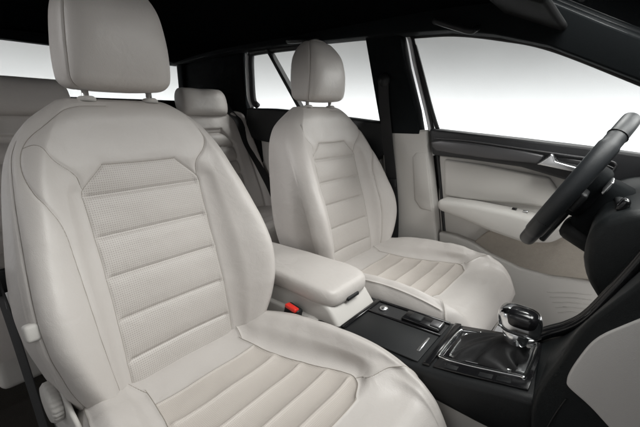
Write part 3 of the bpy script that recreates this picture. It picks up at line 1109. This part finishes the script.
V, F = superball(kc + np.array([0.008, 0, .034]), (.0365, .029, .0255), .62, .62)
V[..., 0] += -.15 * (V[..., 2] - kc[2])
kn = part('gear_knob', V, F, M['chrome'], cc)
V, F = superball(kc + np.array([.006, -.0080, .0420]), (.0290, .0222, .0198), .75, .62)
part('knob_inset', V, F, M['gloss'], kn)
V, F = revolve([(.016, -.02), (.020, -.010), (.022, .0), (.024, .012), (.018, .018)], kc, (-.1, 0, 1), 40)
part('knob_collar', V, F, M['chrome'], kn)
V, F = revolve([(0, 0), (.0135, 0), (.0135, .004), (.011, .006), (0, .0065)], (.742, .079, topz(.742) + .003), (-.2, 0, 1), 32)
part('start_button', V, F, M['satin'], cc)
for k in range(4):
    x_ = .628 + k * .030
    slab('mode_button', [(x_, -.088), (x_ + .024, -.088), (x_ + .024, -.074), (x_, -.074)], .003, .0055, M['black'], gp, .001)


def text(body_, loc, size, m, par, rot=(0, 0, 0), nm='lettering'):
    cu = bpy.data.curves.new(nm, 'FONT')
    cu.body = body_
    cu.size = size
    cu.extrude = .0003
    cu.align_x = 'CENTER'
    cu.align_y = 'CENTER'
    o = bpy.data.objects.new(nm, cu)
    COL.objects.link(o)
    dg = bpy.context.evaluated_depsgraph_get()
    me = bpy.data.meshes.new_from_object(o.evaluated_get(dg))
    bpy.data.objects.remove(o)
    o = bpy.data.objects.new(nm, me)
    COL.objects.link(o)
    me.materials.clear()
    me.materials.append(m)
    o.parent = par
    o.location = np.array(loc) - BASE[par]
    o.rotation_euler = rot
    return o


text('P R N D S', (.749, 0, topz(.749) + .0086), .011, M['gloss'], gp, (0, -math.atan2(.018, .08), -PI / 2))

# ------------------------------------------------------------------ centre stack (lower dashboard)
dk = thing('dashboard', 'dark lower dashboard and centre stack with beige knee panel rising beside the gear selector', 'dashboard', (.9, 0, .05))
near_ = [(.782, .395), (.783, .425), (.788, .452), (.803, .500), (.821, .562), (.847, .609), (.872, .652), (.91, .74)]
far_ = [(.755, .398), (.775, .412), (.795, .428), (.810, .446), (.826, .470), (.853, .523), (.884, .588), (.93, .67)]
tail = [(1.25, .76), (1.25, .05), (.80, .05), (.795, .30)]
near_ = [tuple(p) for p in spline(near_, 4)] + tail
far_ = [tuple(p) for p in spline(far_, 4)] + tail
bm = bmesh.new()
a = [bm.verts.new((x, -.135, z)) for x, z in near_]
b = [bm.verts.new((x, .090, z)) for x, z in far_]
fs = [bm.faces.new(a), bm.faces.new(b[::-1])]
for i in range(len(a)):
    i2 = (i + 1) % len(a)
    fs.append(bm.faces.new((a[i], b[i], b[i2])))
    fs.append(bm.faces.new((a[i], b[i2], a[i2])))
bmesh.ops.recalc_face_normals(bm, faces=fs)
es = list({e for f in fs[:2] for e in f.edges})
bmesh.ops.bevel(bm, geom=es, offset=.010, segments=4, profile=.5, affect='EDGES', clamp_overlap=True)
bpart('stack_body', bm, M['teal'], dk)
tubeo('panel_joint', spline([(.80, -.1365, .345), (.808, -.1365, .39), (.815, -.1365, .42), (.822, -.1365, .445)], 8), .0012, M['rubber'], dk, seg=6)
edge_ = [(.735, .398), (.770, .428), (.800, .452), (.826, .484), (.852, .540), (.880, .608), (.905, .68)]
for y_, m_, r_ in ((.082, M['gloss'], .011), (.096, M['black'], .009)):
    P = spline([(x, y_, z - .004) for x, z in edge_], 8)
    tubeo('stack_rail', P, r_, m_, dk, seg=12)
for z_, x_ in ((.468, .833), (.50, .852)):
    V, F = revolve([(0, 0), (.004, 0), (.003, .003), (0, .0035)], (x_ - .012, .086, z_ + .012), (-.8, 0, .5), 16)
    part('rail_pin', V, F, M['satin'], dk)
kp = [at(612, 432, -.14), at(590, 408, -.14), at(569, 389, -.14), at(566.5, 382, -.14), at(570, 372, -.14), at(580, 357, -.14), at(591, 344, -.14), at(604, 335, -.14), at(625, 326, -.14), at(645, 318, -.14)]
prismo('knee_panel', [tuple(p) for p in spline(kp, 5)] + [(1.1, .66), (1.1, .36)], 'y', -.1385, -.125, M['inset'], dk, .003)
# driver's side lower dash, its rounded knee bolster in profile
prof_ = [(.800, .620), (.802, .575), (.812, .535), (.838, .498), (.868, .472), (.90, .475), (1.25, .42), (1.25, .72), (.93, .69), (.86, .685), (.815, .660)]
prismo('knee_bolster', prof_, 'y', .135, .655, M['teal'], dk, .02)
text('AIRBAG', (.8005, .50, .565), .012, M['black'], dk, (math.radians(112), 0, -PI / 2))
top_ = [(.90, .74), (.93, .775), (1.0, .79), (1.35, .80), (1.35, .6), (.95, .6)]
prismo('dash_top', top_, 'y', -.66, .66, M['teal'], dk, .02)
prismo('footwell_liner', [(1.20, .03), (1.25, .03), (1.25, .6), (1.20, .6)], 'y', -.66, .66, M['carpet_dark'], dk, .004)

# ------------------------------------------------------------------ steering column and wheel
sc_ = thing('steering_column', 'dark steering column shroud with stalks behind the wheel', 'steering column', (.85, .37, .66))
ax = np.array([-.883, 0, .469]); upw = np.array([.469, 0, .883]); wc = np.array([.752, .37, .689])
rotw = Matrix(((ax[0], 0, upw[0]), (ax[1], 1, upw[1]), (ax[2], 0, upw[2]))).to_4x4()
box('shroud', tuple(wc - ax * .125 - upw * .018), (.17, .120, .135), M['pillar'], sc_, .028, rotw)
box('lower_cover', tuple(wc - ax * .100 - upw * .095), (.12, .100, .05), M['black'], sc_, .020, rotw)
for zz, ln in ((.022, .15), (-.018, .12)):
    p0 = wc - ax * .085 + upw * zz
    P = spline([p0 + np.array([0, -.04, 0]), p0 + np.array([0, -.09, 0]) + upw * .008, p0 + np.array([0, -.04 - ln, 0]) + upw * .018], 8)
    st = tubeo('stalk', P, np.linspace(.007, .011, len(P)), M['black'], sc_, seg=12, flat=.7)
    e = P[-1]
    box('stalk_grip', tuple(e), (.016, .030, .026), M['gloss'], st, .006, rotw)
sw = thing('steering_wheel', 'black leather steering wheel seen nearly edge on in front of the driver door', 'steering wheel', tuple(wc))
th = np.linspace(0, 2 * PI, 140, endpoint=False)
Yd = np.array([0, 1, 0])
P = wc + .172 * (np.cos(th)[:, None] * Yd + np.sin(th)[:, None] * upw)
seg_top = (np.sin(th) > .80)
V, F = tube(P, .0152 + .0018 * (np.abs(np.cos(th)) > .75), closed=True, seg=20, flat=1.22, up=ax)
rm = part('rim', V, F, M['rim'], sw)
for a_ in (math.radians(52), math.radians(128), math.radians(205), math.radians(-25)):
    c_ = wc + .172 * (math.cos(a_) * Yd + math.sin(a_) * upw)
    tg_ = -math.sin(a_) * Yd + math.cos(a_) * upw
    rd_ = math.cos(a_) * Yd + math.sin(a_) * upw
    t2 = np.linspace(0, 2 * PI, 24, endpoint=False)
    Pq = c_ + .0160 * (np.cos(t2)[:, None] * rd_ + 1.2 * np.sin(t2)[:, None] * ax)
    tubeo('rim_seam', Pq, .0012, M['gloss'], rm, closed=True, seg=6, up=tg_)
hb = wc - ax * .028
V, F = superball((0, 0, 0), (.030, .088, .062), .5, .7)
V = V.reshape(-1, 3)
V = hb + V[:, :1] * ax + V[:, 1:2] * Yd + V[:, 2:3] * upw
part('hub', V, F, M['pillar'], sw)
box('shift_paddle', tuple(wc - ax * .050 - Yd * .105 + upw * .045), (.006, .075, .030), M['satin'], sw, .003, rotw)
for sy_ in (-1, 1):
    bm = bmesh.new()
    rbox(bm, tuple(hb + Yd * sy_ * .118 + ax * .002 - upw * .006), (.018, .085, .044), .007, rotw)
    sp_ = bpart('spoke', bm, M['black'], sw)
    Pq = spline([hb + Yd * sy_ * .080 + ax * .014 + upw * .018, hb + Yd * sy_ * .12 + ax * .013 + upw * .019, hb + Yd * sy_ * .158 + ax * .012 + upw * .016], 8)
    tubeo('spoke_trim', Pq, .004, M['satin'], sp_, seg=8)
bm = bmesh.new()
rbox(bm, tuple(hb - upw * .11), (.016, .05, .10), .006, rotw)
bpart('spoke', bm, M['black'], sw)

# ------------------------------------------------------------------ seat belts and buckle
b1 = thing('seat_belt', 'black driver seat belt hanging from its guide on the beige pillar', 'seat belt', (.08, .63, .3))
strap('webbing', [(.055, .628, .985), (.062, .628, .90), (.085, .630, .75), (.110, .632, .60), (.130, .630, .45), (.14, .620, .25)], .046, M['web'], b1, (1, 0, .1))
V, F = revolve([(0, 0), (.026, 0), (.028, .006), (.022, .016), (.0, .018)], (.055, .638, .985), (0, -1, 0), 28)
part('belt_guide', V, F, M['black'], b1)
box('belt_tongue', (.112, .622, .585), (.05, .010, .035), M['black'], b1, .004)
b2 = thing('seat_belt', 'black rear seat belt lying across the left part of the rear bench backrest', 'seat belt', (-.8, .45, .5))
pts = [(-.95, .575, .86), (-.915, .58, .915)]
for q_ in np.linspace(.545, .03, 9):
    jj = int(np.argmin(np.abs(sv - q_)))
    ii = int(np.argmin(np.abs(yv - (.585 + .055 * (1 - q_ / .545)))))
    pts.append(tuple(bench_P[jj, ii] + nb * .010))
strap('webbing', pts, .050, M['web'], b2, (0, 1, .1))
b3 = thing('seat_belt', 'black passenger seat belt hanging down beside the outer edge of the nearest seat', 'seat belt', (-.1, -.63, .3))
strap('webbing', [(-.16, -.640, .98), (-.10, -.630, .80), (-.045, -.618, .62), (-.01, -.610, .50), (.03, -.604, .30), (.05, -.60, .12)], .046, M['web'], b3, (1, .16, 0))
box('belt_tongue', (-.012, -.606, .555), (.012, .044, .05), M['black'], b3, .004)
box('tongue_plate', (-.002, -.598, .522), (.004, .024, .034), M['chrome'], b3, .0015)
bk = thing('belt_buckle', 'black belt buckle with red release button standing between nearest seat and armrest box', 'belt buckle', (.20, -.10, .30))
rb_ = Matrix.Rotation(math.radians(10), 4, 'Y') @ Matrix.Rotation(math.radians(-6), 4, 'X')
box('housing', (.240, -.114, .337), (.046, .024, .095), M['black'], bk, .006, rb_)
box('release_button', (.2485, -.1185, .3835), (.036, .0165, .010), M['red'], bk, .003, rb_)
